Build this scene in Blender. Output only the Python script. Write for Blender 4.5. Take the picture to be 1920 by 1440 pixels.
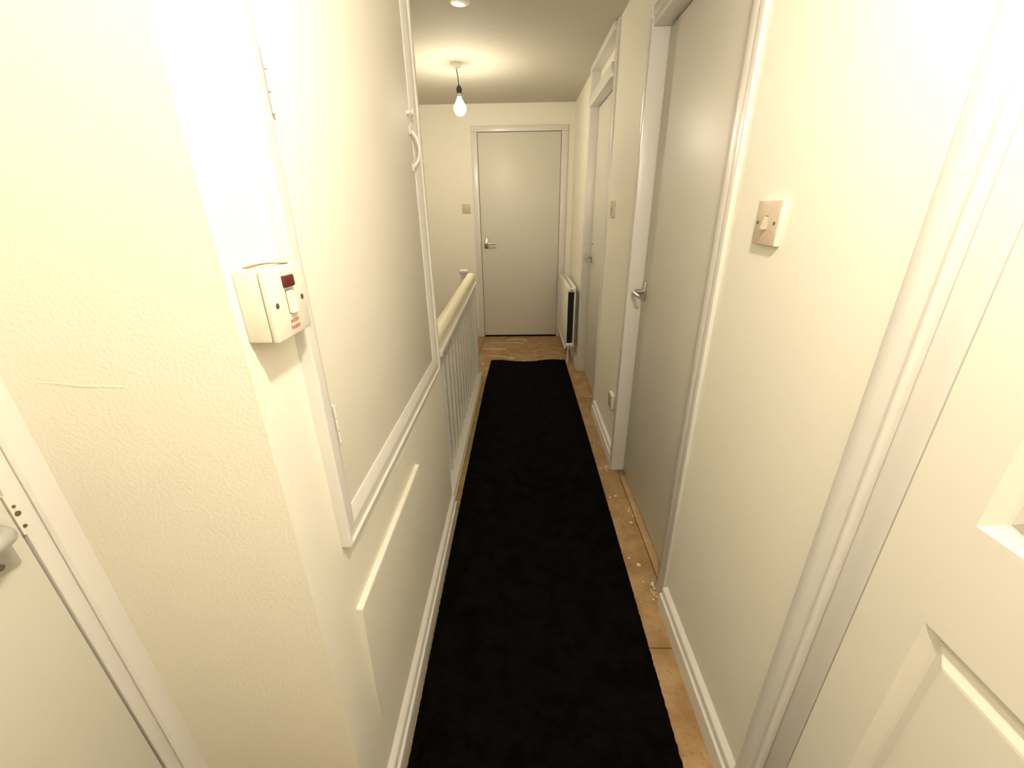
import bpy, bmesh, math, random
from mathutils import Vector, Matrix, noise
for o in list(bpy.data.objects): bpy.data.objects.remove(o, do_unlink=True)
SC = bpy.context.scene
COL = SC.collection
PI = math.pi
random.seed(7)

# ------------------------------------------------------------------ camera, world, exposure
FPX, PITCH, YAW, ROLL, CAMH = 783.47, 0.40188865, -0.02378777, -0.01468664, 1.33886
cam = bpy.data.cameras.new('camera')
cam.sensor_fit = 'HORIZONTAL'; cam.sensor_width = 36.0
cam.lens = FPX/1920*36.0; cam.clip_start = 0.01; cam.clip_end = 50
co = bpy.data.objects.new('camera', cam); COL.objects.link(co)
fw = Vector((math.sin(YAW)*math.cos(PITCH), math.cos(YAW)*math.cos(PITCH), -math.sin(PITCH)))
rt = Vector((math.cos(YAW), -math.sin(YAW), 0)); up = rt.cross(fw)
r2 = math.cos(ROLL)*rt+math.sin(ROLL)*up; u2 = -math.sin(ROLL)*rt+math.cos(ROLL)*up
co.matrix_world = Matrix(((r2.x,u2.x,-fw.x,0),(r2.y,u2.y,-fw.y,0),(r2.z,u2.z,-fw.z,CAMH),(0,0,0,1)))
SC.camera = co
w = bpy.data.worlds.new('world'); SC.world = w; w.use_nodes = True
w.node_tree.nodes['Background'].inputs[0].default_value = (0.9,0.85,0.75,1)
w.node_tree.nodes['Background'].inputs[1].default_value = 0.02
SC.view_settings.view_transform = 'Standard'; SC.view_settings.look = 'None'
SC.view_settings.gamma = 1.0; SC.view_settings.use_curve_mapping = False
SC.view_settings.exposure = 0.0
LAMP_COL = (1.0, 0.915, 0.775); LAMP_COL_FAR = (1.0, 0.88, 0.68)
LAMP_NEAR, LAMP_FAR = 600.0, 385.0

# ------------------------------------------------------------------ materials
def nt(name):
    m = bpy.data.materials.new(name); m.use_nodes = True
    t = m.node_tree; return m, t, t.nodes['Principled BSDF']
def paint(name, col, rough=0.5, bump=0.0, scale=120.0, dist=0.002, vary=0.03, vscale=3.0, spec=0.5, big=0.0):
    m, t, b = nt(name)
    g = t.nodes.new('ShaderNodeNewGeometry')
    n1 = t.nodes.new('ShaderNodeTexNoise'); n1.inputs['Scale'].default_value = vscale; n1.inputs['Detail'].default_value = 5
    t.links.new(g.outputs['Position'], n1.inputs['Vector'])
    mx = t.nodes.new('ShaderNodeMix'); mx.data_type = 'RGBA'
    a = [max(0,c*(1-vary)) for c in col]; c2 = [min(1,c*(1+vary)) for c in col]
    mx.inputs[6].default_value = (*a,1); mx.inputs[7].default_value = (*c2,1)
    t.links.new(n1.outputs['Fac'], mx.inputs[0]); t.links.new(mx.outputs[2], b.inputs['Base Color'])
    b.inputs['Roughness'].default_value = rough
    b.inputs['Specular IOR Level'].default_value = spec
    if bump:
        n2 = t.nodes.new('ShaderNodeTexNoise'); n2.inputs['Scale'].default_value = scale; n2.inputs['Detail'].default_value = 3
        t.links.new(g.outputs['Position'], n2.inputs['Vector'])
        bp = t.nodes.new('ShaderNodeBump'); bp.inputs['Strength'].default_value = bump; bp.inputs['Distance'].default_value = dist
        t.links.new(n2.outputs['Fac'], bp.inputs['Height'])
        last = bp
        if big:
            n3 = t.nodes.new('ShaderNodeTexNoise'); n3.inputs['Scale'].default_value = 7; n3.inputs['Detail'].default_value = 2
            t.links.new(g.outputs['Position'], n3.inputs['Vector'])
            b2 = t.nodes.new('ShaderNodeBump'); b2.inputs['Strength'].default_value = big; b2.inputs['Distance'].default_value = 0.02
            t.links.new(n3.outputs['Fac'], b2.inputs['Height']); t.links.new(bp.outputs['Normal'], b2.inputs['Normal']); last = b2
        t.links.new(last.outputs['Normal'], b.inputs['Normal'])
    return m
def plain(name, col, rough=0.4, metal=0.0, emit=None, strength=0.0):
    m, t, b = nt(name)
    b.inputs['Base Color'].default_value = (*col,1); b.inputs['Roughness'].default_value = rough; b.inputs['Metallic'].default_value = metal
    if emit:
        b.inputs['Emission Color'].default_value = (*emit,1); b.inputs['Emission Strength'].default_value = strength
    return m
def floor_mat(name, c1, c2, spat=0.0, stains=0.0):
    m, t, b = nt(name); g = t.nodes.new('ShaderNodeNewGeometry')
    def noisen(s, d=6, r=0.6):
        n = t.nodes.new('ShaderNodeTexNoise'); n.inputs['Scale'].default_value = s; n.inputs['Detail'].default_value = d; n.inputs['Roughness'].default_value = r
        t.links.new(g.outputs['Position'], n.inputs['Vector']); return n
    def ramp(src, p0, p1):
        r = t.nodes.new('ShaderNodeValToRGB'); r.color_ramp.elements[0].position = p0; r.color_ramp.elements[1].position = p1
        t.links.new(src, r.inputs[0]); return r.outputs[0]
    def mix(fac, a, c):
        x = t.nodes.new('ShaderNodeMix'); x.data_type = 'RGBA'
        t.links.new(fac, x.inputs[0])
        for i, v in ((6,a),(7,c)):
            if isinstance(v, tuple): x.inputs[i].default_value = (*v,1)
            else: t.links.new(v, x.inputs[i])
        return x.outputs[2]
    base = mix(ramp(noisen(9).outputs['Fac'],0.35,0.68), c1, c2)
    base = mix(ramp(noisen(60,4).outputs['Fac'],0.55,0.8), base, tuple(c*0.72 for c in c1))
    if stains:
        base = mix(ramp(noisen(16,3).outputs['Fac'],0.62,0.68), base, tuple(c*0.35 for c in c1))
    if spat:
        v = t.nodes.new('ShaderNodeTexVoronoi'); v.inputs['Scale'].default_value = 34; v.inputs['Randomness'].default_value = 1
        t.links.new(g.outputs['Position'], v.inputs['Vector'])
        lt = t.nodes.new('ShaderNodeMath'); lt.operation = 'LESS_THAN'
        mm = t.nodes.new('ShaderNodeMath'); mm.operation = 'MULTIPLY'; mm.inputs[1].default_value = spat
        sx = t.nodes.new('ShaderNodeSeparateColor'); t.links.new(v.outputs['Color'], sx.inputs[0])
        pw = t.nodes.new('ShaderNodeMath'); pw.operation = 'POWER'; pw.inputs[1].default_value = 6.0
        t.links.new(sx.outputs[0], pw.inputs[0]); t.links.new(pw.outputs[0], mm.inputs[0])
        t.links.new(v.outputs['Distance'], lt.inputs[0]); t.links.new(mm.outputs[0], lt.inputs[1])
        base = mix(lt.outputs[0], base, (0.72,0.66,0.52))
    t.links.new(base, b.inputs['Base Color']); b.inputs['Roughness'].default_value = 0.6
    bp = t.nodes.new('ShaderNodeBump'); bp.inputs['Strength'].default_value = 0.25; bp.inputs['Distance'].default_value = 0.002
    t.links.new(noisen(150,3).outputs['Fac'], bp.inputs['Height']); t.links.new(bp.outputs['Normal'], b.inputs['Normal'])
    return m

M = {}
WALL = (0.86,0.822,0.715); TRIM = (0.73,0.70,0.65)
M['wall'] = paint('cream_emulsion', WALL, 0.55, 0.15, 220, 0.0010, 0.015, 4, 0.35, 0.02)
M['wall_rough'] = paint('cream_lining_paper', WALL, 0.6, 0.5, 170, 0.0016, 0.02, 5, 0.3, 0.03)
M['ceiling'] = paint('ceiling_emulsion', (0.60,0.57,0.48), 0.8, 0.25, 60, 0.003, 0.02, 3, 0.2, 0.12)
M['trim'] = paint('white_gloss', TRIM, 0.28, 0.10, 45, 0.002, 0.015, 6)
M['door'] = paint('white_satin_door', (0.66,0.63,0.55), 0.42, 0.10, 90, 0.0012, 0.015, 3)
M['cup'] = paint('cream_satin_cupboard', (0.78,0.74,0.645), 0.65, 0.08, 90, 0.0012, 0.015, 3)
M['rail'] = paint('cream_gloss_handrail', (0.88,0.81,0.60), 0.45, 0.05, 60, 0.001)
M['rad'] = paint('radiator_enamel', (0.78,0.755,0.69), 0.3)
M['plastic'] = plain('white_plastic', (0.78,0.74,0.62), 0.35)
M['plate'] = plain('aged_plastic_plate', (0.60,0.50,0.37), 0.35)
M['chrome'] = plain('satin_chrome', (0.62,0.60,0.58), 0.28, 1.0)
M['steelgrey'] = plain('painted_grey_metal', (0.42,0.41,0.36), 0.35, 0.2)
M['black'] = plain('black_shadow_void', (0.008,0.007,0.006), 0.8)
M['dark'] = plain('dark_bakelite', (0.035,0.028,0.022), 0.4)
M['brass'] = plain('tarnished_brass', (0.35,0.24,0.10), 0.35, 0.9)
M['screw'] = plain('dull_screw', (0.16,0.13,0.09), 0.5, 0.5)
M['red_lens'] = plain('dark_red_lens', (0.10,0.008,0.012), 0.2)
M['red_ink'] = plain('red_print', (0.55,0.05,0.04), 0.6)
M['flake'] = plain('dried_white_paint', (0.78,0.74,0.64), 0.6)
M['smear'] = plain('thin_paint_smear', (0.52,0.41,0.26), 0.6)
M['bulb_near'] = plain('glowing_bulb_lobby', (0,0,0), 0.5, 0, LAMP_COL, LAMP_NEAR)
M['neck_near'] = plain('bulb_shoulder_lobby', (0.7,0.7,0.68), 0.5, 0, LAMP_COL, LAMP_NEAR*0.06)
M['neck_far'] = plain('bulb_shoulder_landing', (0.7,0.7,0.68), 0.5, 0, LAMP_COL_FAR, LAMP_FAR*0.06)
M['bulb_far'] = plain('glowing_bulb_landing', (0,0,0), 0.5, 0, LAMP_COL_FAR, LAMP_FAR)
M['floor_brown'] = floor_mat('brown_hardboard', (0.26,0.155,0.066), (0.43,0.28,0.138), 0.30)
M['floor_tan'] = floor_mat('tan_hardboard', (0.31,0.175,0.068), (0.50,0.335,0.165), 0.30)
M['floor_olive'] = floor_mat('stained_olive_board', (0.27,0.19,0.06), (0.38,0.28,0.11), 0.16, 1)
M['floor_strip'] = floor_mat('pale_threshold_wood', (0.42,0.27,0.13), (0.50,0.34,0.18), 0.03)
M['sub'] = floor_mat('dark_subfloor', (0.08,0.05,0.025), (0.11,0.07,0.035))
def rug_mat():
    m, t, b = nt('black_rug_pile'); g = t.nodes.new('ShaderNodeNewGeometry')
    n = t.nodes.new('ShaderNodeTexNoise'); n.inputs['Scale'].default_value = 14; n.inputs['Detail'].default_value = 8; n.inputs['Roughness'].default_value = 0.75
    t.links.new(g.outputs['Position'], n.inputs['Vector'])
    r = t.nodes.new('ShaderNodeValToRGB'); r.color_ramp.elements[0].position = 0.4; r.color_ramp.elements[1].position = 0.75
    r.color_ramp.elements[0].color = (0.0012,0.0011,0.0011,1); r.color_ramp.elements[1].color = (0.0055,0.0043,0.0035,1)
    t.links.new(n.outputs['Fac'], r.inputs[0])
    v = t.nodes.new('ShaderNodeTexVoronoi'); v.inputs['Scale'].default_value = 60
    t.links.new(g.outputs['Position'], v.inputs['Vector'])
    lt = t.nodes.new('ShaderNodeMath'); lt.operation = 'LESS_THAN'; lt.inputs[1].default_value = 0.055
    t.links.new(v.outputs['Distance'], lt.inputs[0])
    sp = t.nodes.new('ShaderNodeSeparateColor'); t.links.new(v.outputs['Color'], sp.inputs[0])
    gt = t.nodes.new('ShaderNodeMath'); gt.operation = 'GREATER_THAN'; gt.inputs[1].default_value = 0.93; t.links.new(sp.outputs[0], gt.inputs[0])
    mu = t.nodes.new('ShaderNodeMath'); mu.operation = 'MULTIPLY'; t.links.new(lt.outputs[0], mu.inputs[0]); t.links.new(gt.outputs[0], mu.inputs[1])
    mx = t.nodes.new('ShaderNodeMix'); mx.data_type = 'RGBA'; t.links.new(mu.outputs[0], mx.inputs[0])
    t.links.new(r.outputs[0], mx.inputs[6]); mx.inputs[7].default_value = (0.03,0.026,0.02,1)
    t.links.new(mx.outputs[2], b.inputs['Base Color'])
    b.inputs['Roughness'].default_value = 1.0; b.inputs['Specular IOR Level'].default_value = 0.05
    return m
M['rug'] = rug_mat()

# ------------------------------------------------------------------ mesh helpers
def box(bm, x0, x1, y0, y1, z0, z1, bev=0.0, seg=2):
    if x0 > x1: x0, x1 = x1, x0
    if y0 > y1: y0, y1 = y1, y0
    if z0 > z1: z0, z1 = z1, z0
    v = [bm.verts.new((x,y,z)) for x in (x0,x1) for y in (y0,y1) for z in (z0,z1)]
    fs = [bm.faces.new([v[i] for i in q]) for q in ((0,1,3,2),(4,6,7,5),(0,4,5,1),(2,3,7,6),(0,2,6,4),(1,5,7,3))]
    if bev:
        es = {e for f in fs for e in f.edges}
        bmesh.ops.bevel(bm, geom=list(es), offset=bev, segments=seg, profile=0.5, affect='EDGES')
def prism(bm, pts, axis, a, b):
    """extrude a closed 2-D outline along axis; pts are the two other coordinates in xyz order"""
    def mk(p, t):
        return {'x':(t,p[0],p[1]),'y':(p[0],t,p[1]),'z':(p[0],p[1],t)}[axis]
    A = [bm.verts.new(mk(p,a)) for p in pts]; B = [bm.verts.new(mk(p,b)) for p in pts]
    n = len(pts)
    for i in range(n): bm.faces.new((A[i],A[(i+1)%n],B[(i+1)%n],B[i]))
    bm.faces.new(A[::-1]); bm.faces.new(B)
def lathe(bm, prof, c, axis=Vector((0,0,1)), n=24):
    axis = axis.normalized(); a = axis.orthogonal().normalized(); b = axis.cross(a); c = Vector(c)
    rings = []
    for r, h in prof:
        if r < 1e-6: rings.append([bm.verts.new(c+axis*h)])
        else: rings.append([bm.verts.new(c+axis*h+a*r*math.cos(2*PI*i/n)+b*r*math.sin(2*PI*i/n)) for i in range(n)])
    for p, q in zip(rings, rings[1:]):
        for i in range(n):
            j = (i+1)%n
            if len(p)==1 and len(q)==1: continue
            if len(p)==1: bm.faces.new((p[0],q[j],q[i]))
            elif len(q)==1: bm.faces.new((p[i],p[j],q[0]))
            else: bm.faces.new((p[i],p[j],q[j],q[i]))
    for rg, rev in ((rings[0],True),(rings[-1],False)):
        if len(rg) > 1: bm.faces.new(rg[::-1] if rev else rg)
def tube(bm, path, r, n=12):
    path = [Vector(p) for p in path]; rs = r if isinstance(r, (list,tuple)) else [r]*len(path)
    rings = []; ref = None
    for i, p in enumerate(path):
        d = (path[min(i+1,len(path)-1)]-path[max(i-1,0)]).normalized()
        if ref is None: ref = d.orthogonal().normalized()
        a = (ref-d*ref.dot(d)).normalized(); ref = a; b = d.cross(a)
        rings.append([bm.verts.new(p+a*rs[i]*math.cos(2*PI*k/n)+b*rs[i]*math.sin(2*PI*k/n)) for k in range(n)])
    for p, q in zip(rings, rings[1:]):
        for k in range(n): bm.faces.new((p[k],p[(k+1)%n],q[(k+1)%n],q[k]))
    bm.faces.new(rings[0][::-1]); bm.faces.new(rings[-1])
def smooth_path(pts, n=6):
    P = [Vector(p) for p in pts]; out = []
    for i in range(len(P)-1):
        p0, p1, p2, p3 = P[max(i-1,0)], P[i], P[i+1], P[min(i+2,len(P)-1)]
        for k in range(n):
            t = k/n
            out.append(0.5*((2*p1)+(p2-p0)*t+(2*p0-5*p1+4*p2-p3)*t*t+(3*p1-p0-3*p2+p3)*t**3))
    out.append(P[-1]); return out
def obj(name, bm, mat, parent=None, smooth=False, ang=35):
    bmesh.ops.recalc_face_normals(bm, faces=bm.faces)
    me = bpy.data.meshes.new(name); bm.to_mesh(me); bm.free()
    me.materials.append(M[mat] if isinstance(mat,str) else mat)
    if smooth:
        for p in me.polygons: p.use_smooth = True
        me.set_sharp_from_angle(angle=math.radians(ang))
    o = bpy.data.objects.new(name, me); COL.objects.link(o)
    if parent is not None:
        o.parent = parent; o.matrix_parent_inverse = parent.matrix_world.inverted() if parent.type!='EMPTY' else Matrix.Translation(-parent.location)
    return o
def tag(o, label, cat=None, group=None, kind=None):
    o['label'] = label
    if cat: o['category'] = cat
    if group: o['group'] = group
    if kind: o['kind'] = kind
    return o
def thing(name, loc, label, cat, group=None, kind=None):
    e = bpy.data.objects.new(name, None); COL.objects.link(e); e.location = loc; e.empty_display_size = 0.05
    return tag(e, label, cat, group, kind)
def B(name, mat, parent, *boxes, bev=0.0, smooth=False):
    bm = bmesh.new()
    for b in boxes: box(bm, *b, bev=bev)
    return obj(name, bm, mat, parent, smooth=smooth or bev>0)

# ------------------------------------------------------------------ dimensions (metres)
XL, XR, YF, ZC = -0.328, 0.512, 4.514, 2.208      # corridor walls, far wall, ceiling
YC, YW = 0.465, 1.60                              # near and far end of the cupboard wall
XLL, YB = -0.655, -0.50                           # lobby left wall, wall behind the camera
XS = -1.16                                        # stairwell outer wall
CDN, CDF = 1.15, 1.935                            # door C opening
BDN, BDF = 2.70, 3.43                             # door B opening
RDN, RDF = -0.315, 0.467                          # panelled door opening

# ------------------------------------------------------------------ the room shell
def struct(name, mat, label, cat, *boxes, bev=0.0):
    return tag(B(name, mat, None, *boxes, bev=bev), label, cat, kind='structure')
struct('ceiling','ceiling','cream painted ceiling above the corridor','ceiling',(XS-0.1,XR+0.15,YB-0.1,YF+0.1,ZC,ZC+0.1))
struct('wall_far','wall','cream end wall around the plain white door','wall',(XS-0.1,-0.412,YF,YF+0.1,-2.6,ZC),(0.402,XR+0.12,YF,YF+0.1,-0.15,ZC),(-0.412,0.402,YF,YF+0.1,1.99,ZC),(-0.412,0.402,YF,YF+0.1,-2.6,-0.03))
struct('wall_right','wall','cream corridor wall pierced by three doors','wall',
    (XR,XR+0.12,YB-0.1,RDN-0.05,-0.1,ZC),(XR,XR+0.12,RDN-0.05,RDF+0.045,2.02,ZC),(XR,XR+0.12,RDF+0.045,CDN-0.03,-0.1,ZC),
    (XR,XR+0.12,CDN-0.03,CDF+0.03,1.965,ZC),(XR,XR+0.12,CDF+0.03,BDN-0.03,-0.1,ZC),(XR,XR+0.12,BDF+0.03,YF,-0.1,ZC))
struct('wall_left','wall','smooth cream wall carrying the over-stair cupboard','wall',(XL-0.09,XL,YC+0.04,YW,-0.2,ZC))
wr = struct('wall_return','wall_rough','rough papered return wall beside the water heater switch','wall',(XLL,XL,YC,YC+0.04,-0.1,ZC))
struct('wall_lobby','wall','cream wall around the door with the grey lever handle','wall',(XLL-0.1,XLL,YB,-0.40,-0.1,ZC),(XLL-0.1,XLL,-0.40,YC+0.04,2.02,ZC),(XLL-0.1,XLL,0.44,YC+0.04,-0.1,2.02))
struct('wall_back','wall','plain cream wall closing the lobby','wall',(XLL-0.1,XR+0.12,YB-0.1,YB,-0.1,ZC))
struct('wall_stairwell','wall','cream outer wall of the stairwell','wall',(XS-0.1,XS,YC+0.04,YF,-2.6,ZC),(XS,XL-0.09,YW-0.06,YW,0.75,ZC),(XS,XL-0.09,YC+0.04,YC+0.1,-2.6,-0.2),(XL-0.09,XL-0.04,YC+0.04,3.36,-2.6,-0.2),(XS,XL-0.04,YC+0.04,YF,-2.7,-2.6))
# raised scar in the plaster of the return wall
bm = bmesh.new()
N = 24; rows = []
for i in range(N+1):
    t = i/N; x = -0.605+0.125*t; z = 1.146-0.008*t+0.0008*math.sin(9*t); h = 0.0007*math.sin(PI*t)**0.6+0.0001; wd = 0.0022*math.sin(PI*t)**0.7+0.0002
    rows.append([bm.verts.new((x,YC+0.0002,z-wd)),bm.verts.new((x,YC-h,z)),bm.verts.new((x,YC+0.0002,z+wd))])
for a, b in zip(rows, rows[1:]):
    for k in (0,1): bm.faces.new((a[k],a[k+1],b[k+1],b[k]))
obj('plaster_ridge', bm, 'wall_rough', wr, smooth=True, ang=80)

# floor: sub-floor and separate boards
fl = struct('floor','sub','brown bare board floor showing around the black runner rug','floor',(XL-0.09,XR+0.12,YB,YF+0.1,-0.15,-0.0125),(XLL-0.1,XL-0.09,YB,YC+0.04,-0.15,-0.0125),(XS,XL-0.09,3.36,YF+0.1,-0.15,-0.0125))
G = 0.0015
for mat, x0, x1, y0, y1, dz in (
    ('floor_brown',XS,XL-0.08,3.36,YF,0),('floor_brown',XL-0.08,XR+0.06,2.866,YF,0),
    ('floor_olive',XL-0.08,0.03,1.62,2.866,-0.001),('floor_olive',XL-0.08,0.03,0.52,1.62,-0.002),
    ('floor_brown',0.03,XR+0.0125,1.695,2.866,-0.001),('floor_tan',0.03,XR+0.0125,0.93,1.695,0.0),('floor_tan',0.03,XR+0.005,YB,0.93,-0.0005),
    ('floor_tan',XLL-0.06,0.03,YB,0.52,0),('floor_brown',XR+0.0125,XR+0.06,BDN-0.02,2.866,-0.002),('floor_brown',XR+0.0125,XR+0.1,CDN-0.02,CDF+0.02,-0.003)):
    B('floor_board', mat, fl, (x0+G,x1-G,y0+G,y1-G,-0.012,dz))
B('threshold_strip','floor_strip',fl,(XR+0.014,XR+0.05,CDN+0.02,CDF-0.06,-0.005,0.004),bev=0.0015)
# paint smears trailed over the landing boards
for pts, wd in ((((-0.17,4.36),(-0.06,4.40),(0.03,4.385),(0.06,4.33)),0.024),(((-0.39,4.28),(-0.25,4.27),(-0.08,4.27),(0.03,4.25)),0.016),
                (((-0.40,4.07),(-0.28,4.065),(-0.15,4.07)),0.026),(((-0.33,3.86),(-0.22,3.845),(-0.12,3.80),(-0.06,3.78)),0.016)):
    bm = bmesh.new(); p = smooth_path([(x,y,0.0006) for x,y in pts], 8); prev = None
    for i, q in enumerate(p):
        t = i/(len(p)-1); d = (p[min(i+1,len(p)-1)]-p[max(i-1,0)]).normalized(); s = Vector((-d.y,d.x,0))
        ww = wd*(0.25+0.75*math.sin(PI*min(1,max(0.02,t)))**0.6)*(0.8+0.4*random.random())
        cur = (bm.verts.new(q+s*ww), bm.verts.new(q-s*ww))
        if prev: bm.faces.new((prev[0],prev[1],cur[1],cur[0]))
        prev = cur
    obj('paint_smear', bm, 'smear', fl)

# skirting boards
SKP = [(0,0),(0.023,0),(0.023,0.058),(0.0225,0.0605),(0.021,0.062),(0.0165,0.063),(0.0155,0.066),(0.0155,0.084),(0.013,0.0885),(0.0,0.097)]
def skirt(name, label, face, side, a, b):
    bm = bmesh.new()
    if side == 'R': prism(bm, [(face-p[0],p[1]) for p in SKP], 'y', a, b)
    elif side == 'L': prism(bm, [(face+p[0],p[1]) for p in SKP], 'y', a, b)
    else: prism(bm, [(face-p[0],p[1]) for p in SKP], 'x', a, b)
    return tag(obj(name, bm, 'trim', None, smooth=True, ang=25), label, 'skirting board', kind='structure')
skirt('baseboard_left','white stepped skirting board under the over-stair cupboard',XL,'L',YC+0.0,YW-0.005)
skirt('baseboard_right','white skirting board below the single light switch near the panelled door',XR,'R',0.567,CDN-0.06)
skirt('baseboard_middle','short white skirting board under the low wall socket',XR,'R',CDF+0.071,BDN-0.005-0.06)
skirt('baseboard_radiator','white skirting board behind the radiator',XR,'R',BDF+0.065,YF)
skirt('baseboard_far','white skirting board on the end wall left of its door',YF,'F',XS,-0.47)
bm = bmesh.new(); prism(bm, [(YC-p[0],p[1]) for p in SKP], 'x', XLL+0.01, XL+0.02)
tag(obj('baseboard_return', bm, 'trim', None, smooth=True, ang=25),'white skirting board along the rough papered return wall','skirting board',kind='structure')

# flakes of dried paint at the feet of the door posts
bm = bmesh.new()
for cx, cy, n, sp in ((0.487,1.145,26,0.012),(0.472,1.955,16,0.012),(0.50,1.60,3,0.012),(0.515,1.60,8,0.014)):
    for i in range(n):
        x = cx+random.gauss(0,sp*0.6); y = cy+random.gauss(0,sp*1.3); r = random.uniform(0.001,0.0042); z = 0.0006
        if cy < 1.2: z = abs(random.gauss(0,0.02))
        vs = [bm.verts.new((x+r*(0.7+0.5*random.random())*math.cos(k*PI/3), y+1.4*r*(0.7+0.5*random.random())*math.sin(k*PI/3), z)) for k in range(6)]
        t = bm.verts.new((x,y,z+r*0.7)); bt = bm.verts.new((x,y,z-r*0.3))
        for k in range(6): bm.faces.new((vs[k],vs[(k+1)%6],t)); bm.faces.new((vs[(k+1)%6],vs[k],bt))
o = obj('paint_flakes', bm, 'flake'); tag(o,'crumbs of dried white paint at the foot of the door posts','paint crumbs',kind='stuff')

# ------------------------------------------------------------------ lever handles
def lever_handle(name, parent, c, n, along, mat, plate=(0.042,0.12), reach=0.105, zoff=0.0, curved=True):
    """c on the door face, n = outward normal, along = direction of the lever"""
    c = Vector(c); n = Vector(n); a = Vector(along); z = Vector((0,0,1))
    pw, ph = plate
    bm = bmesh.new(); box(bm,-pw/2,pw/2,-0.0005,0.006,-ph/2,ph/2,bev=0.0025)
    mat4 = Matrix((( a.x,n.x,0,c.x),(a.y,n.y,0,c.y),(0,0,1,c.z),(0,0,0,1)))
    bmesh.ops.transform(bm, matrix=mat4, verts=bm.verts)
    h = obj(name, bm, mat, parent, smooth=True)
    bm = bmesh.new()
    b0 = c+z*zoff
    path = smooth_path([b0+n*0.004, b0+n*0.030, b0+n*0.046+a*0.006, b0+n*0.052+a*0.03, b0+n*0.050+a*reach*0.7-z*0.002, b0+n*0.045+a*reach-z*(0.006 if curved else 0)],5)
    rr = [0.0105 if i < 6 else 0.0095-0.0022*max(0,(i-10))/15 for i in range(len(path))]
    tube(bm, path, rr, 14)
    lathe(bm, [(0.017,0.005),(0.017,0.010),(0.012,0.013)], b0, n, 20)
    obj('lever', bm, mat, h, smooth=True, ang=50)
    for s in (-1,1):
        bm = bmesh.new(); lathe(bm, [(0.0045,0.0055),(0.0045,0.0068),(0.002,0.0072)], c+z*s*(ph/2-0.012), n, 12)
        obj('screw', bm, 'screw', h, smooth=True)
    return h

# ------------------------------------------------------------------ door 1: plain door in the end wall
d1 = thing('door_1',(0,YF,0),'plain flush white door in the end wall beyond the rug','door',kind='structure')
B('door_leaf','door',d1,(-0.397,0.387,YF-0.012,YF+0.026,0.022,1.977),bev=0.0015)
B('door_liner','trim',d1,(-0.412,-0.401,YF-0.008,YF+0.1,-0.03,1.99),(0.391,0.402,YF-0.008,YF+0.1,-0.03,1.99),(-0.412,0.402,YF-0.008,YF+0.1,1.981,1.992))
for nm, bx in (('architrave_post',(-0.462,-0.4015,YF-0.018,YF,0,1.981)),('architrave_post',(0.3915,0.452,YF-0.018,YF,0,1.981)),('architrave_head',(-0.462,0.452,YF-0.018,YF,1.981,2.032))):
    B(nm,'trim',d1,bx,bev=0.005)
B('threshold_shade','black',d1,(-0.40,0.39,YF+0.03,YF+0.09,-0.02,-0.001))  # black block painting in the shade below the door leaf
lever_handle('lever_handle', d1, (-0.352,YF-0.012,0.992),(0,-1,0),(1,0,0),'chrome',(0.040,0.10),0.10)
B('strike_plate','screw',d1,(-0.4025,-0.3995,YF-0.0125,YF-0.0095,0.955,1.02))

# ------------------------------------------------------------------ door 2: far side door with blank transom (B)
d2 = thing('door_2',(XR,(BDN+BDF)/2,0),'white door with blank panel above it next to the radiator','door',kind='structure')
FB = 0.487
B('door_leaf','door',d2,(0.553,0.590,BDN+0.003,BDF-0.004,0.006,1.963),bev=0.0015)
for y0, y1 in ((BDF,BDF+0.055),(BDN-0.055,BDN)):
    B('frame_post','trim',d2,(FB if y0>3 else 0.5,0.63,y0,y1,0,ZC-0.001),bev=0.006)
B('transom_bar','trim',d2,(FB,0.63,BDN,BDF,1.967,2.035),bev=0.003)
B('frame_head','trim',d2,(FB,0.63,BDN,BDF,2.168,ZC-0.001),bev=0.003)
B('transom_panel','cup',d2,(0.553,0.575,BDN,BDF,2.035,2.168))
B('stop_bead','trim',d2,(0.593,0.61,BDF-0.014,BDF,0,1.967))
lever_handle('lever_handle', d2, (0.553,BDF-0.05,0.975),(-1,0,0),(0,-1,0),'chrome',(0.036,0.10),0.09)
bm = bmesh.new(); lathe(bm,[(0.006,0),(0.006,0.003),(0.004,0.004)],(0.553,BDF-0.05,1.065),Vector((-1,0,0)),14)
obj('keyhole_cover',bm,'screw',d2,smooth=True)

# ------------------------------------------------------------------ door 3: nearer side door (C)
d3 = thing('door_3',(XR,(CDN+CDF)/2,0),'plain flush grey-white side door with chrome lever, deeply recessed','door',kind='structure')
FC = 0.489
B('door_leaf','door',d3,(0.555,0.592,CDN+0.003,CDF-0.004,0.010,1.936),bev=0.0015)
B('frame_post','trim',d3,(FC,0.63,CDF,CDF+0.031,0,1.972),bev=0.003)
B('frame_post','trim',d3,(0.500,0.63,CDN-0.031,CDN,0,1.972),bev=0.0012)
B('frame_head','trim',d3,(FC+0.004,0.63,CDN,CDF,1.94,1.972),bev=0.003)
AP = lambda f,y,s,p: [(f,y),(f-0.004,y),(f-p,y+s*0.014),(f-p,y+s*0.03),(f-p*0.7,y+s*0.036),(f-p*0.7,y+s*0.042),(f,y+s*0.042)]
bm = bmesh.new(); prism(bm,[(XR,CDF+0.0315),(0.491,CDF+0.0315),(0.489,CDF+0.036),(0.4895,CDF+0.048),(0.497,CDF+0.056),(0.498,CDF+0.066),(0.502,CDF+0.070),(XR,CDF+0.070)],'z',0,2.01)
obj('architrave_post',bm,'trim',d3,smooth=True,ang=30)
B('architrave_post','trim',d3,(0.500,XR,CDN-0.058,CDN-0.0312,0,1.9715),bev=0.0012)
B('architrave_head','trim',d3,(0.496,XR,CDN-0.06,CDF+0.07,1.972,2.012),bev=0.004)
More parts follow.
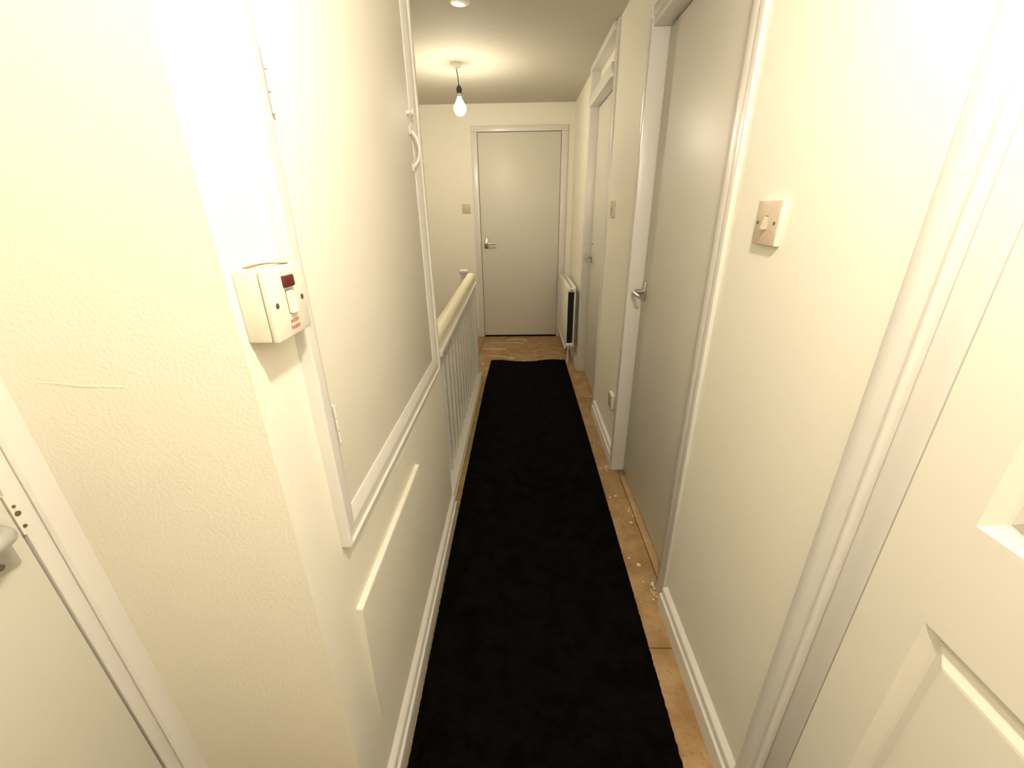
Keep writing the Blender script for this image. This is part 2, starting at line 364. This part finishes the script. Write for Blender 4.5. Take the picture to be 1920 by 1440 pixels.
lever_handle('lever_handle', d3, (0.555,CDF-0.035,0.980),(-1,0,0),(0,-1,0),'chrome',(0.040,0.085),0.095)

# ------------------------------------------------------------------ door 4: panelled door by the camera
d4 = thing('door_4',(XR,(RDN+RDF)/2,0),'moulded panelled white door facing the rough return wall','door',kind='structure')
XD = XR
bm = bmesh.new()
y0, y1 = RDN+0.003, RDF-0.003
PN = [(0.075,0.380,1.0,1.87),(-0.228,0.075-0.10,1.0,1.87),(0.075,0.380,0.10,0.845),(-0.228,0.075-0.10,0.10,0.845)]
# face built as a grid with the panel fields cut out
ys = sorted({y0,y1,*[p[0] for p in PN],*[p[1] for p in PN]}); zs = sorted({0.008,2.0,*[p[2] for p in PN],*[p[3] for p in PN]})
for a, b in zip(ys, ys[1:]):
    for c, d in zip(zs, zs[1:]):
        ym, zm = (a+b)/2, (c+d)/2
        if any(p[0]<ym<p[1] and p[2]<zm<p[3] for p in PN): continue
        bm.faces.new([bm.verts.new(q) for q in ((XD,a,c),(XD,b,c),(XD,b,d),(XD,a,d))])
for a, b, c, d in PN:
    rings = []
    for ins, dx in ((0,0),(0.004,0.004),(0.014,0.011),(0.018,0.0115),(0.034,0.003),(0.038,0.0025)):
        rings.append([bm.verts.new((XD+dx,yy,zz)) for yy, zz in ((a+ins,c+ins),(b-ins,c+ins),(b-ins,d-ins),(a+ins,d-ins))])
    for p, q in zip(rings, rings[1:]):
        for k in range(4): bm.faces.new((p[k],p[(k+1)%4],q[(k+1)%4],q[k]))
    bm.faces.new(rings[-1])
for q in (((y0,0.008),(y1,0.008)),((y1,0.008),(y1,2.0)),((y1,2.0),(y0,2.0)),((y0,2.0),(y0,0.008))):
    bm.faces.new([bm.verts.new(v) for v in ((XD,*q[0]),(XD+0.035,*q[0]),(XD+0.035,*q[1]),(XD,*q[1]))])
bm.faces.new([bm.verts.new(v) for v in ((XD+0.035,y0,0.008),(XD+0.035,y1,0.008),(XD+0.035,y1,2.0),(XD+0.035,y0,2.0))])
bmesh.ops.remove_doubles(bm, verts=bm.verts, dist=1e-5)
M['grain'] = paint('white_grained_door',(0.83,0.79,0.70),0.4,0.0)
def add_grain(m):
    t = m.node_tree; b = t.nodes['Principled BSDF']; g = t.nodes.new('ShaderNodeNewGeometry')
    mp = t.nodes.new('ShaderNodeMapping'); mp.inputs['Scale'].default_value = (20,9,260)
    t.links.new(g.outputs['Position'], mp.inputs['Vector'])
    n = t.nodes.new('ShaderNodeTexNoise'); n.inputs['Scale'].default_value = 1.0; n.inputs['Detail'].default_value = 3
    t.links.new(mp.outputs['Vector'], n.inputs['Vector'])
    bp = t.nodes.new('ShaderNodeBump'); bp.inputs['Strength'].default_value = 0.10; bp.inputs['Distance'].default_value = 0.001
    t.links.new(n.outputs['Fac'], bp.inputs['Height']); t.links.new(bp.outputs['Normal'], b.inputs['Normal'])
add_grain(M['grain'])
obj('door_leaf',bm,'grain',d4)
for ya, yb in ((RDF,RDF+0.045),(RDN-0.045,RDN)):
    B('frame_post','trim',d4,(XR+0.0005,0.60,ya,yb,0,2.05),bev=0.002)
B('frame_head','trim',d4,(XR+0.0005,0.60,RDN,RDF,2.003,2.05),bev=0.002)
bm = bmesh.new()
ya = RDF+0.043
prism(bm,[(XR,ya),(0.503,ya),(0.499,ya+0.003),(0.498,ya+0.008),(0.502,ya+0.013),(0.5015,ya+0.017),(0.497,ya+0.030),(0.496,ya+0.048),(0.500,ya+0.055),(XR,ya+0.057)],'z',0,2.10)
obj('architrave_post',bm,'trim',d4,smooth=True,ang=50)
bm = bmesh.new(); yb = RDN-0.043
prism(bm,[(XR,yb),(0.503,yb),(0.498,yb-0.008),(0.502,yb-0.013),(0.497,yb-0.03),(0.496,yb-0.048),(XR,yb-0.057)],'z',0,2.10)
obj('architrave_post',bm,'trim',d4,smooth=True,ang=50)
B('architrave_head','trim',d4,(0.497,XR,RDN-0.1,RDF+0.1,2.046,2.10),bev=0.004)

# ------------------------------------------------------------------ door 5: left lobby door
d5 = thing('door_5',(XLL,0.03,0),'flush white door with grey lever handle in the corner of the lobby','door',kind='structure')
B('door_leaf','door',d5,(XLL-0.035,XLL+0.009,-0.36,0.4095,0.010,2.0),bev=0.0015)
B('frame_post','trim',d5,(XLL-0.1,XLL+0.010,0.413,0.4335,0,2.02),bev=0.0015)
bm = bmesh.new(); prism(bm,[(XLL,0.4337),(XLL+0.012,0.4337),(XLL+0.0155,0.437),(XLL+0.0165,0.447),(XLL+0.015,0.4655),(XLL,0.4655)],'z',0,2.08)
obj('architrave_post',bm,'trim',d5,smooth=True,ang=30)
B('frame_post','trim',d5,(XLL-0.1,XLL+0.010,-0.40,-0.364,0,2.02),bev=0.002)
B('frame_head','trim',d5,(XLL-0.1,XLL+0.010,-0.40,0.4335,2.004,2.03),bev=0.002)
B('gap_shade','black',d5,(XLL-0.06,XLL-0.04,0.405,0.4125,0.02,2.0))  # black strip added as painted shade inside the door gap
lever_handle('lever_handle', d5, (XLL+0.009,0.372,0.992),(1,0,0),(0,-1,0),'steelgrey',(0.042,0.13),0.10)
for z, r in ((0.986,0.0035),(0.966,0.0025),(0.997,0.002)):
    bm = bmesh.new(); lathe(bm,[(r,0),(r,0.0012),(r*0.4,0.0014)],(XLL+0.0098,0.4155,z),Vector((1,0,0)),12)
    obj('keep_hole',bm,'screw',d5)
B('latch_keep','plastic',d5,(XLL-0.005,XLL+0.0105,0.4105,0.4135,0.955,1.015))

# ------------------------------------------------------------------ cupboard over the stairs
cb = thing('over_stair_cupboard',(XL,1.03,0.74),'tall cream over-stair cupboard door in a moulded white frame','cupboard')
CY0, CY1, CZ0, CZ1 = 0.578, 1.487, 0.772, 2.15     # outer frame
CW = 0.056
prof = [(0,0),(0,0.016),(0.002,0.0195),(0.005,0.020),(0.0085,0.0155),(0.029,0.016),(0.032,0.0155),(0.053,0.0065),(0.056,0.0)]   # (from outer edge inwards, proud)
def mould(side):
    bm = bmesh.new(); A = []; Bv = []
    for d, p in prof:
        x = XL+p
        if side == 'bottom': a, b = (x,CY0+d,CZ0+d),(x,CY1-d,CZ0+d)
        if side == 'top': a, b = (x,CY0+d,CZ1-d),(x,CY1-d,CZ1-d)
        if side == 'near': a, b = (x,CY0+d,CZ0+d),(x,CY0+d,CZ1-d)
        if side == 'far': a, b = (x,CY1-d,CZ0+d),(x,CY1-d,CZ1-d)
        A.append(bm.verts.new(a)); Bv.append(bm.verts.new(b))
    n = len(prof)
    for i in range(n): bm.faces.new((A[i],A[(i+1)%n],Bv[(i+1)%n],Bv[i]))
    bm.faces.new(A[::-1]); bm.faces.new(Bv)
    return obj('frame_moulding', bm, 'trim', cb, smooth=True, ang=30)
for s in ('bottom','top','near','far'): mould(s)
B('cupboard_door','cup',cb,(XL-0.001,XL+0.0045,CY0+CW-0.004,CY1-CW+0.004,CZ0+CW-0.004,CZ1-CW+0.004),bev=0.001)
for z in (1.49,0.995):
    h = B('hinge','trim',cb,(XL+0.004,XL+0.0065,CY0+CW-0.001,CY0+CW+0.007,z-0.036,z+0.036),bev=0.0008)
    for k in range(3):
        bm = bmesh.new(); z0 = z-0.036+k*0.0245; tube(bm,[(XL+0.008,CY0+CW+0.001,z0),(XL+0.008,CY0+CW+0.001,z0+0.0225)],0.0032,10)
        obj('hinge_knuckle',bm,'trim',h,smooth=True)
bm = bmesh.new(); hy = CY1-CW-0.020
pth = smooth_path([(XL+0.004,hy,1.545),(XL+0.011,hy,1.543),(XL+0.022,hy,1.530),(XL+0.029,hy,1.508),(XL+0.029,hy,1.490),(XL+0.022,hy,1.468),(XL+0.011,hy,1.455),(XL+0.004,hy,1.453)],5)
tube(bm,pth,[0.0065-0.002*math.sin(PI*i/(len(pth)-1)) for i in range(len(pth))],12)
for z in (1.548,1.450): box(bm,XL+0.004,XL+0.010,hy-0.010,hy+0.010,z-0.012,z+0.012,bev=0.003)
obj('pull_handle',bm,'trim',cb,smooth=True,ang=50)
bm = bmesh.new(); lathe(bm,[(0.008,0.003),(0.008,0.006),(0.0055,0.010),(0.0065,0.017),(0.010,0.021),(0.009,0.025),(0.0,0.0265)],(XL,hy-0.012,1.590),Vector((1,0,0)),18)
obj('catch_knob',bm,'trim',cb,smooth=True,ang=50)

# access hatch below the cupboard: its top edge leans out of the wall
bm = bmesh.new()
prism(bm,[(XL+0.0002,0.262),(XL+0.0022,0.262),(XL+0.0125,0.606),(XL+0.0115,0.610),(XL+0.0002,0.612)],'y',0.578,1.083)
tag(obj('access_hatch',bm,'wall',None),'flat painted access hatch with a proud top edge, under the cupboard','hatch')

# ------------------------------------------------------------------ balustrade
bl = thing('balustrade',(-0.37,2.45,0),'white painted stair balustrade with pale cream handrail','balustrade')
def skew(y): return -0.02*(y-1.62)/1.65
BY0, BY1 = 1.605, 3.31
B('base_rail','trim',bl,(-0.405,-0.331,BY0-0.0,BY1,-0.01,0.046),bev=0.003)
B('base_fillet','trim',bl,(-0.331,-0.3275,BY0,BY1-0.1,0.0,0.018))
bm = bmesh.new(); box(bm,-0.016,0.016,-0.016,0.016,0.046,0.785)
bmesh.ops.recalc_face_normals(bm, faces=bm.faces)
bme = bpy.data.meshes.new('baluster'); bm.to_mesh(bme); bm.free(); bme.materials.append(M['trim'])
y = 1.660
while y < BY1-0.05:
    o = bpy.data.objects.new('baluster', bme); COL.objects.link(o); o.parent = bl
    o.location = Vector((-0.382+0.3*skew(y),y,0))-bl.location; y += 0.1145
RP = [(-0.026,0.0),(-0.030,0.012),(-0.030,0.036),(-0.024,0.049),(-0.012,0.055),(0.012,0.055),(0.024,0.049),(0.030,0.036),(0.030,0.012),(0.026,0.0)]
bm = bmesh.new(); A = []; Bq = []
for dx, dz in RP:
    A.append(bm.verts.new((-0.361+dx+skew(BY0),BY0-0.02,0.812+dz))); Bq.append(bm.verts.new((-0.361+dx+skew(3.27),3.27,0.818+dz)))
n = len(RP)
for i in range(n): bm.faces.new((A[i],A[(i+1)%n],Bq[(i+1)%n],Bq[i]))
bm.faces.new(A[::-1]); bm.faces.new(Bq)
tag(obj('handrail',bm,'rail',bl,smooth=True,ang=40),'pale cream rounded handrail')
bm = bmesh.new()
for (xa, xb, za, zb) in ((-0.024,0.026,0.800,0.813),(-0.036,0.042,0.782,0.800)):
    vs = [bm.verts.new((-0.360+x+skew(yy),yy,z+(0.006 if yy>2 else 0))) for yy in (BY0-0.005,3.265) for x in (xa,xb) for z in (za,zb)]
    for q in ((0,1,3,2),(4,6,7,5),(0,4,5,1),(2,3,7,6),(0,2,6,4),(1,5,7,3)): bm.faces.new([vs[i] for i in q])
obj('under_rail',bm,'trim',bl)
nw = B('newel_post','trim',bl,(-0.482,-0.419,3.363,3.426,0.0,0.815),bev=0.003)
B('end_post','trim',bl,(-0.413,-0.352,3.265,3.315,0.0,0.80),bev=0.003)
B('newel_neck','trim',nw,(-0.474,-0.427,3.371,3.418,0.815,0.855),bev=0.002)
bm = bmesh.new(); box(bm,-0.485,-0.416,3.360,3.429,0.853,0.882,bev=0.008,seg=3); obj('newel_cap',bm,'trim',nw,smooth=True)
B('wall_stop_post','trim',bl,(-0.405,-0.345,BY0-0.004,BY0+0.018,0.046,0.80),bev=0.002)

# stairs going down behind the balustrade
st = thing('staircase',(-0.78,2.0,-2.6),'painted staircase going down behind the balustrade','stairs')
for k in range(11):
    yk = 3.355-k*0.225; z = -0.2*(k+1)
    B('tread','floor_brown',st,(XS+0.002,-0.42,yk-0.245,yk,z-0.025,z),bev=0.004)
    B('riser','trim',st,(XS+0.002,-0.42,yk-0.016,yk+0.0,z,z+0.175))

# ------------------------------------------------------------------ radiator
rd = thing('radiator',(0.44,4.0,0.15),'white double-panel radiator under the corner beside the end door','radiator')
RX0, RX1, RY0, RY1, RZ0, RZ1 = 0.398, 0.476, 3.62, 4.40, 0.155, 0.695
B('front_panel','rad',rd,(RX0,RX0+0.013,RY0,RY1,RZ0,RZ1-0.008),bev=0.004)
B('back_panel','rad',rd,(RX1-0.013,RX1,RY0,RY1,RZ0,RZ1-0.008),bev=0.004)
B('core_shade','black',rd,(RX0+0.014,RX1-0.014,RY0+0.02,RY1-0.02,RZ0+0.03,RZ1-0.03))  # shade between the two panels, painted as a solid black block
for x0 in (RX0-0.001,RX1-0.030):
    B('top_rail','rad',rd,(x0,x0+0.031,RY0+0.004,RY1-0.004,RZ1-0.016,RZ1),bev=0.005)
bm = bmesh.new()
for k in range(26):
    yy = RY0+0.03+k*0.0285; box(bm,RX0+0.034,RX1-0.034,yy,yy+0.010,RZ1-0.012,RZ1-0.006)
obj('top_grille',bm,'rad',rd)
for z in (RZ1-0.024,RZ0+0.022):
    bm = bmesh.new(); box(bm,RX0+0.004,RX1-0.004,RY0-0.008,RY0+0.02,z-0.019,z+0.019,bev=0.012,seg=3); e = obj('end_cap',bm,'rad',rd,smooth=True)
    bm = bmesh.new(); lathe(bm,[(0.007,0),(0.007,0.003),(0.003,0.005)],((RX0+RX1)/2,RY0-0.007,z),Vector((0,-1,0)),6)
    obj('blanking_plug',bm,'brass',e)
B('bottom_lip','trim',rd,(RX0-0.006,RX0+0.006,RY0-0.004,RY1,RZ0-0.012,RZ0+0.004),bev=0.003)
bm = bmesh.new(); tube(bm,[((RX0+RX1)/2,RY1-0.02,RZ0+0.02),((RX0+RX1)/2,RY1+0.03,RZ0+0.02),((RX0+RX1)/2,RY1+0.035,0.0)],0.0075,10); obj('supply_pipe',bm,'chrome',rd,smooth=True)
bm = bmesh.new(); tube(bm,[(RX0+0.03,RY0+0.03,RZ0+0.01),(RX0+0.03,RY0+0.03,0.0)],0.0075,10); obj('return_pipe',bm,'trim',rd,smooth=True)
bm = bmesh.new(); lathe(bm,[(0.013,0),(0.017,0.006),(0.017,0.035),(0.012,0.042)],((RX0+RX1)/2,RY1+0.03,RZ0-0.0),Vector((0,0,1)),16); obj('valve',bm,'plastic',rd,smooth=True)
for yy in (RY0+0.10,RY1-0.12):
    B('wall_bracket','steelgrey',rd,(RX1,XR,yy,yy+0.03,RZ0+0.05,RZ1-0.08))

# ------------------------------------------------------------------ switches and sockets
def wall_switch(name, label, c, n, a, mat, depth=0.010, group=None, rocker=True, size=0.086):
    c = Vector(c); n = Vector(n); a = Vector(a)
    mt = Matrix(((a.x,n.x,0,c.x),(a.y,n.y,0,c.y),(0,0,1,c.z),(0,0,0,1)))
    t = thing(name, c, label, 'light switch' if rocker else 'socket', group)
    def part(nm, mat, f, par):
        bm = bmesh.new(); f(bm); bmesh.ops.transform(bm, matrix=mt, verts=bm.verts); return obj(nm,bm,mat,par,smooth=True)
    s = size/2
    part('back_box','plastic',lambda bm: box(bm,-s,s,0,depth-0.0022,-s,s,bev=0.002),t)
    p = part('face_plate',mat,lambda bm: box(bm,-s+0.0012,s-0.0012,depth-0.003,depth,-s+0.0012,s-0.0012,bev=0.0009),t)
    if rocker:
        def rk(bm):
            prism(bm,[(depth-0.001,-0.012),(depth+0.0075,-0.012),(depth+0.002,0.012),(depth-0.001,0.012)],'x',-0.006,0.006)
        part('rocker','plastic' if mat!='plate' else 'plate',rk,t)
        part('rocker_gap','screw',lambda bm: box(bm,-0.006,0.006,depth-0.001,depth+0.0005,0.0122,0.0135),t)
    for sx in (-1,1):
        part('screw','screw',lambda bm: lathe(bm,[(0.0034,depth-0.001),(0.0034,depth+0.0008),(0.0015,depth+0.001)],(sx*0.0302,0,0),Vector((0,1,0)),12),t)
    return t
wall_switch('light_switch','beige single light switch on the wall near the panelled door',(XR,0.919,1.301),(-1,0,0),(0,-1,0),'plate',0.013)
wall_switch('light_switch','single light switch squeezed beside the door with the blank panel above',(XR,2.50,1.318),(-1,0,0),(0,-1,0),'plate',0.010)
wall_switch('light_switch','single light switch on the end wall beside the plain door',(-0.537,YF,1.325),(0,-1,0),(1,0,0),'plate',0.010)
wall_switch('wall_socket','small blank socket plate low on the wall beside the recessed door',(XR,2.125,0.335),(-1,0,0),(0,-1,0),'plate',0.018,None,False,0.080)

ws = thing('water_heater_switch',(XL,0.52,1.19),'surface-mounted cream water heater switch with a dark red neon lens','switch')
WY, WZ = 0.520, 1.233
B('back_box','plastic',ws,(XL,XL+0.029,WY-0.0425,WY+0.0425,WZ-0.0425,WZ+0.0425),bev=0.003)
fp = B('face_plate','plastic',ws,(XL+0.0295,XL+0.038,WY-0.043,WY+0.043,WZ-0.043,WZ+0.043),bev=0.003)
xf = XL+0.038
B('neon_lens','red_lens',ws,(xf-0.001,xf+0.005,WY-0.010,WY+0.012,WZ+0.018,WZ+0.032),bev=0.0015)
B('rocker_recess','screw',ws,(xf-0.001,xf+0.0003,WY-0.0075,WY+0.0075,WZ-0.0145,WZ+0.0145))
bm = bmesh.new(); prism(bm,[(xf-0.001,WZ-0.0135),(xf+0.0055,WZ-0.0135),(xf+0.0012,WZ+0.0138),(xf-0.001,WZ+0.0138)],'y',WY-0.0065,WY+0.0072)
obj('rocker',bm,'plastic',ws)
for sy in (-1,1):
    bm = bmesh.new(); lathe(bm,[(0.0036,-0.001),(0.0036,0.0004),(0.0015,0.0006)],(xf,WY+sy*0.0302,WZ),Vector((1,0,0)),14); obj('screw',bm,'screw',ws)
def lettering(txt, size, z):
    cu = bpy.data.curves.new('lettering','FONT'); cu.body = txt; cu.size = size; cu.align_x = 'CENTER'; cu.extrude = 0.0001
    tmp = bpy.data.objects.new('tmp', cu); COL.objects.link(tmp)
    dg = bpy.context.evaluated_depsgraph_get(); me = bpy.data.meshes.new_from_object(tmp.evaluated_get(dg))
    bpy.data.objects.remove(tmp, do_unlink=True)
    me.transform(Matrix(((0,0,1,xf+0.0003),(1,0,0,WY+0.001),(0,1,0,z),(0,0,0,1))))
    me.materials.clear(); me.materials.append(M['red_ink'])
    o = bpy.data.objects.new('lettering', me); COL.objects.link(o); o.parent = ws; o.matrix_parent_inverse = Matrix.Translation(-ws.location)
lettering('water',0.0088,WZ-0.0265); lettering('heater',0.0088,WZ-0.0345)
# bent brass strip lying on top of the switch box
bm = bmesh.new(); zt = WZ+0.0425
for i in range(14):
    pass
pts = [(XL+0.010+0.016*t, WY-0.030+0.060*t, zt+0.0012+0.0018*math.sin(PI*t*1.3)) for t in [k/13 for k in range(14)]]
prev = None
for p in pts:
    ring = [bm.verts.new((p[0]+dx,p[1],p[2]+dz)) for dx, dz in ((-0.003,0),(0.003,0),(0.003,0.0012),(-0.003,0.0012))]
    if prev:
        for k in range(4): bm.faces.new((prev[k],prev[(k+1)%4],ring[(k+1)%4],ring[k]))
    else: bm.faces.new(ring[::-1])
    prev = ring
bm.faces.new(prev)
tag(obj('brass_strip',bm,'brass',None,smooth=True),'thin bent brass strip lying on top of the water heater switch','metal strip')

# ------------------------------------------------------------------ pendant lamps
def pendant(label, c, drop, lean, mat):
    c = Vector(c)
    t = thing('pendant_lamp', c, label, 'lamp', 'bare bulb pendants')
    bm = bmesh.new(); lathe(bm,[(0.037,0),(0.037,-0.010),(0.033,-0.020),(0.022,-0.026),(0.007,-0.030)],c,n=28); obj('ceiling_rose',bm,'plastic',t,smooth=True)
    e = c+Vector((lean[0],lean[1],-drop))
    bm = bmesh.new(); tube(bm,smooth_path([c+Vector((0,0,-0.026)),c.lerp(e,0.5),e],6),0.0032,8); obj('flex',bm,'dark',t,smooth=True)
    bm = bmesh.new(); lathe(bm,[(0.005,0.004),(0.013,-0.004),(0.0185,-0.016),(0.0195,-0.026),(0.017,-0.034),(0.016,-0.044)],e,n=24); obj('lamp_holder',bm,'dark',t,smooth=True)
    bm = bmesh.new(); lathe(bm,[(0.0135,-0.040),(0.0135,-0.060),(0.011,-0.064)],e,n=20); obj('bulb_cap',bm,'chrome',t,smooth=True)
    z0 = -0.060
    bm = bmesh.new(); lathe(bm,[(0.012,z0+0.002),(0.014,z0-0.010),(0.021,z0-0.024),(0.031,z0-0.040),(0.0362,z0-0.050)],e,n=28); obj('bulb_neck',bm,mat.replace('bulb','neck'),t,smooth=True,ang=60)
    bm = bmesh.new(); lathe(bm,[(0.0361,z0-0.0502),(0.038,z0-0.056),(0.040,z0-0.070),(0.038,z0-0.084),(0.031,z0-0.098),(0.020,z0-0.107),(0.009,z0-0.111),(0,z0-0.112)],e,n=28)
    obj('bulb',bm,mat,t,smooth=True,ang=80)
    return t
pendant('lit bare bulb hanging over the landing by the end door',(-0.416,3.33,ZC),0.125,(0.012,0.0),'bulb_far')
pendant('lit bare bulb hanging in the lobby above the water heater switch',(0.15,0.235,ZC),0.15,(0.0,0.0),'bulb_near')
# round ceiling fitting
sm = thing('smoke_alarm',(-0.262,2.37,ZC),'round pale smoke alarm on the corridor ceiling','smoke alarm')
bm = bmesh.new(); lathe(bm,[(0.058,0),(0.058,-0.006),(0.050,-0.010)],(-0.262,2.37,ZC),n=36); obj('base_ring',bm,'steelgrey',sm,smooth=True)
bm = bmesh.new(); lathe(bm,[(0.052,-0.009),(0.052,-0.022),(0.044,-0.032),(0.020,-0.036),(0,-0.036)],(-0.262,2.37,ZC),n=36); obj('cover',bm,'plastic',sm,smooth=True)

# ------------------------------------------------------------------ black runner rug
NX, NY = 150, 860
RA, RB = YB+0.05, 3.69
verts = []; faces = []
def edge(y, s):
    base = (-0.2985 if s<0 else 0.4125)
    if s < 0: base += -0.004*math.sin(y*1.1)+(0.012*max(0,(y-3.2)/0.5) if y>3.2 else 0)
    else: base += 0.006*math.sin(y*0.9-0.4)
    return base+0.0022*noise.noise(Vector((y*60,s*3,0)))+0.0016*noise.noise(Vector((y*170,s*9,1)))
def endy(u):  # wavy far end
    return 0.018*math.sin(u*9.0+0.6)+0.02*max(0,u-0.8)/0.2+0.004*noise.noise(Vector((u*40,0,2)))
for j in range(NY+1):
    v = j/NY
    for i in range(NX+1):
        u = i/NX; y = RA+(RB-RA)*v
        y += endy(u)*max(0,(v-0.9)/0.1)
        x = edge(y,-1)*(1-u)+edge(y,1)*u
        ed = min(i,NX-i,j,NY-j)
        z = 0.0085+0.0016*noise.noise(Vector((x*90,y*90,0)))+0.0010*noise.noise(Vector((x*230,y*230,5)))+0.0012*noise.noise(Vector((x*6,y*6,3)))
        if v > 0.97: z += 0.006*max(0,math.sin(u*9+0.9))*((v-0.97)/0.03)**2
        if ed == 0: z = 0.0006+max(0,(z-0.0085))*0.3
        verts.append((x,y,z))
for j in range(NY):
    for i in range(NX):
        a = j*(NX+1)+i; faces.append((a,a+1,a+NX+2,a+NX+1))
me = bpy.data.meshes.new('runner_rug'); me.from_pydata(verts,[],faces); me.materials.append(M['rug'])
for p in me.polygons: p.use_smooth = True
ro = bpy.data.objects.new('runner_rug',me); COL.objects.link(ro)
tag(ro,'long black pile runner rug laid down the corridor floor','rug')
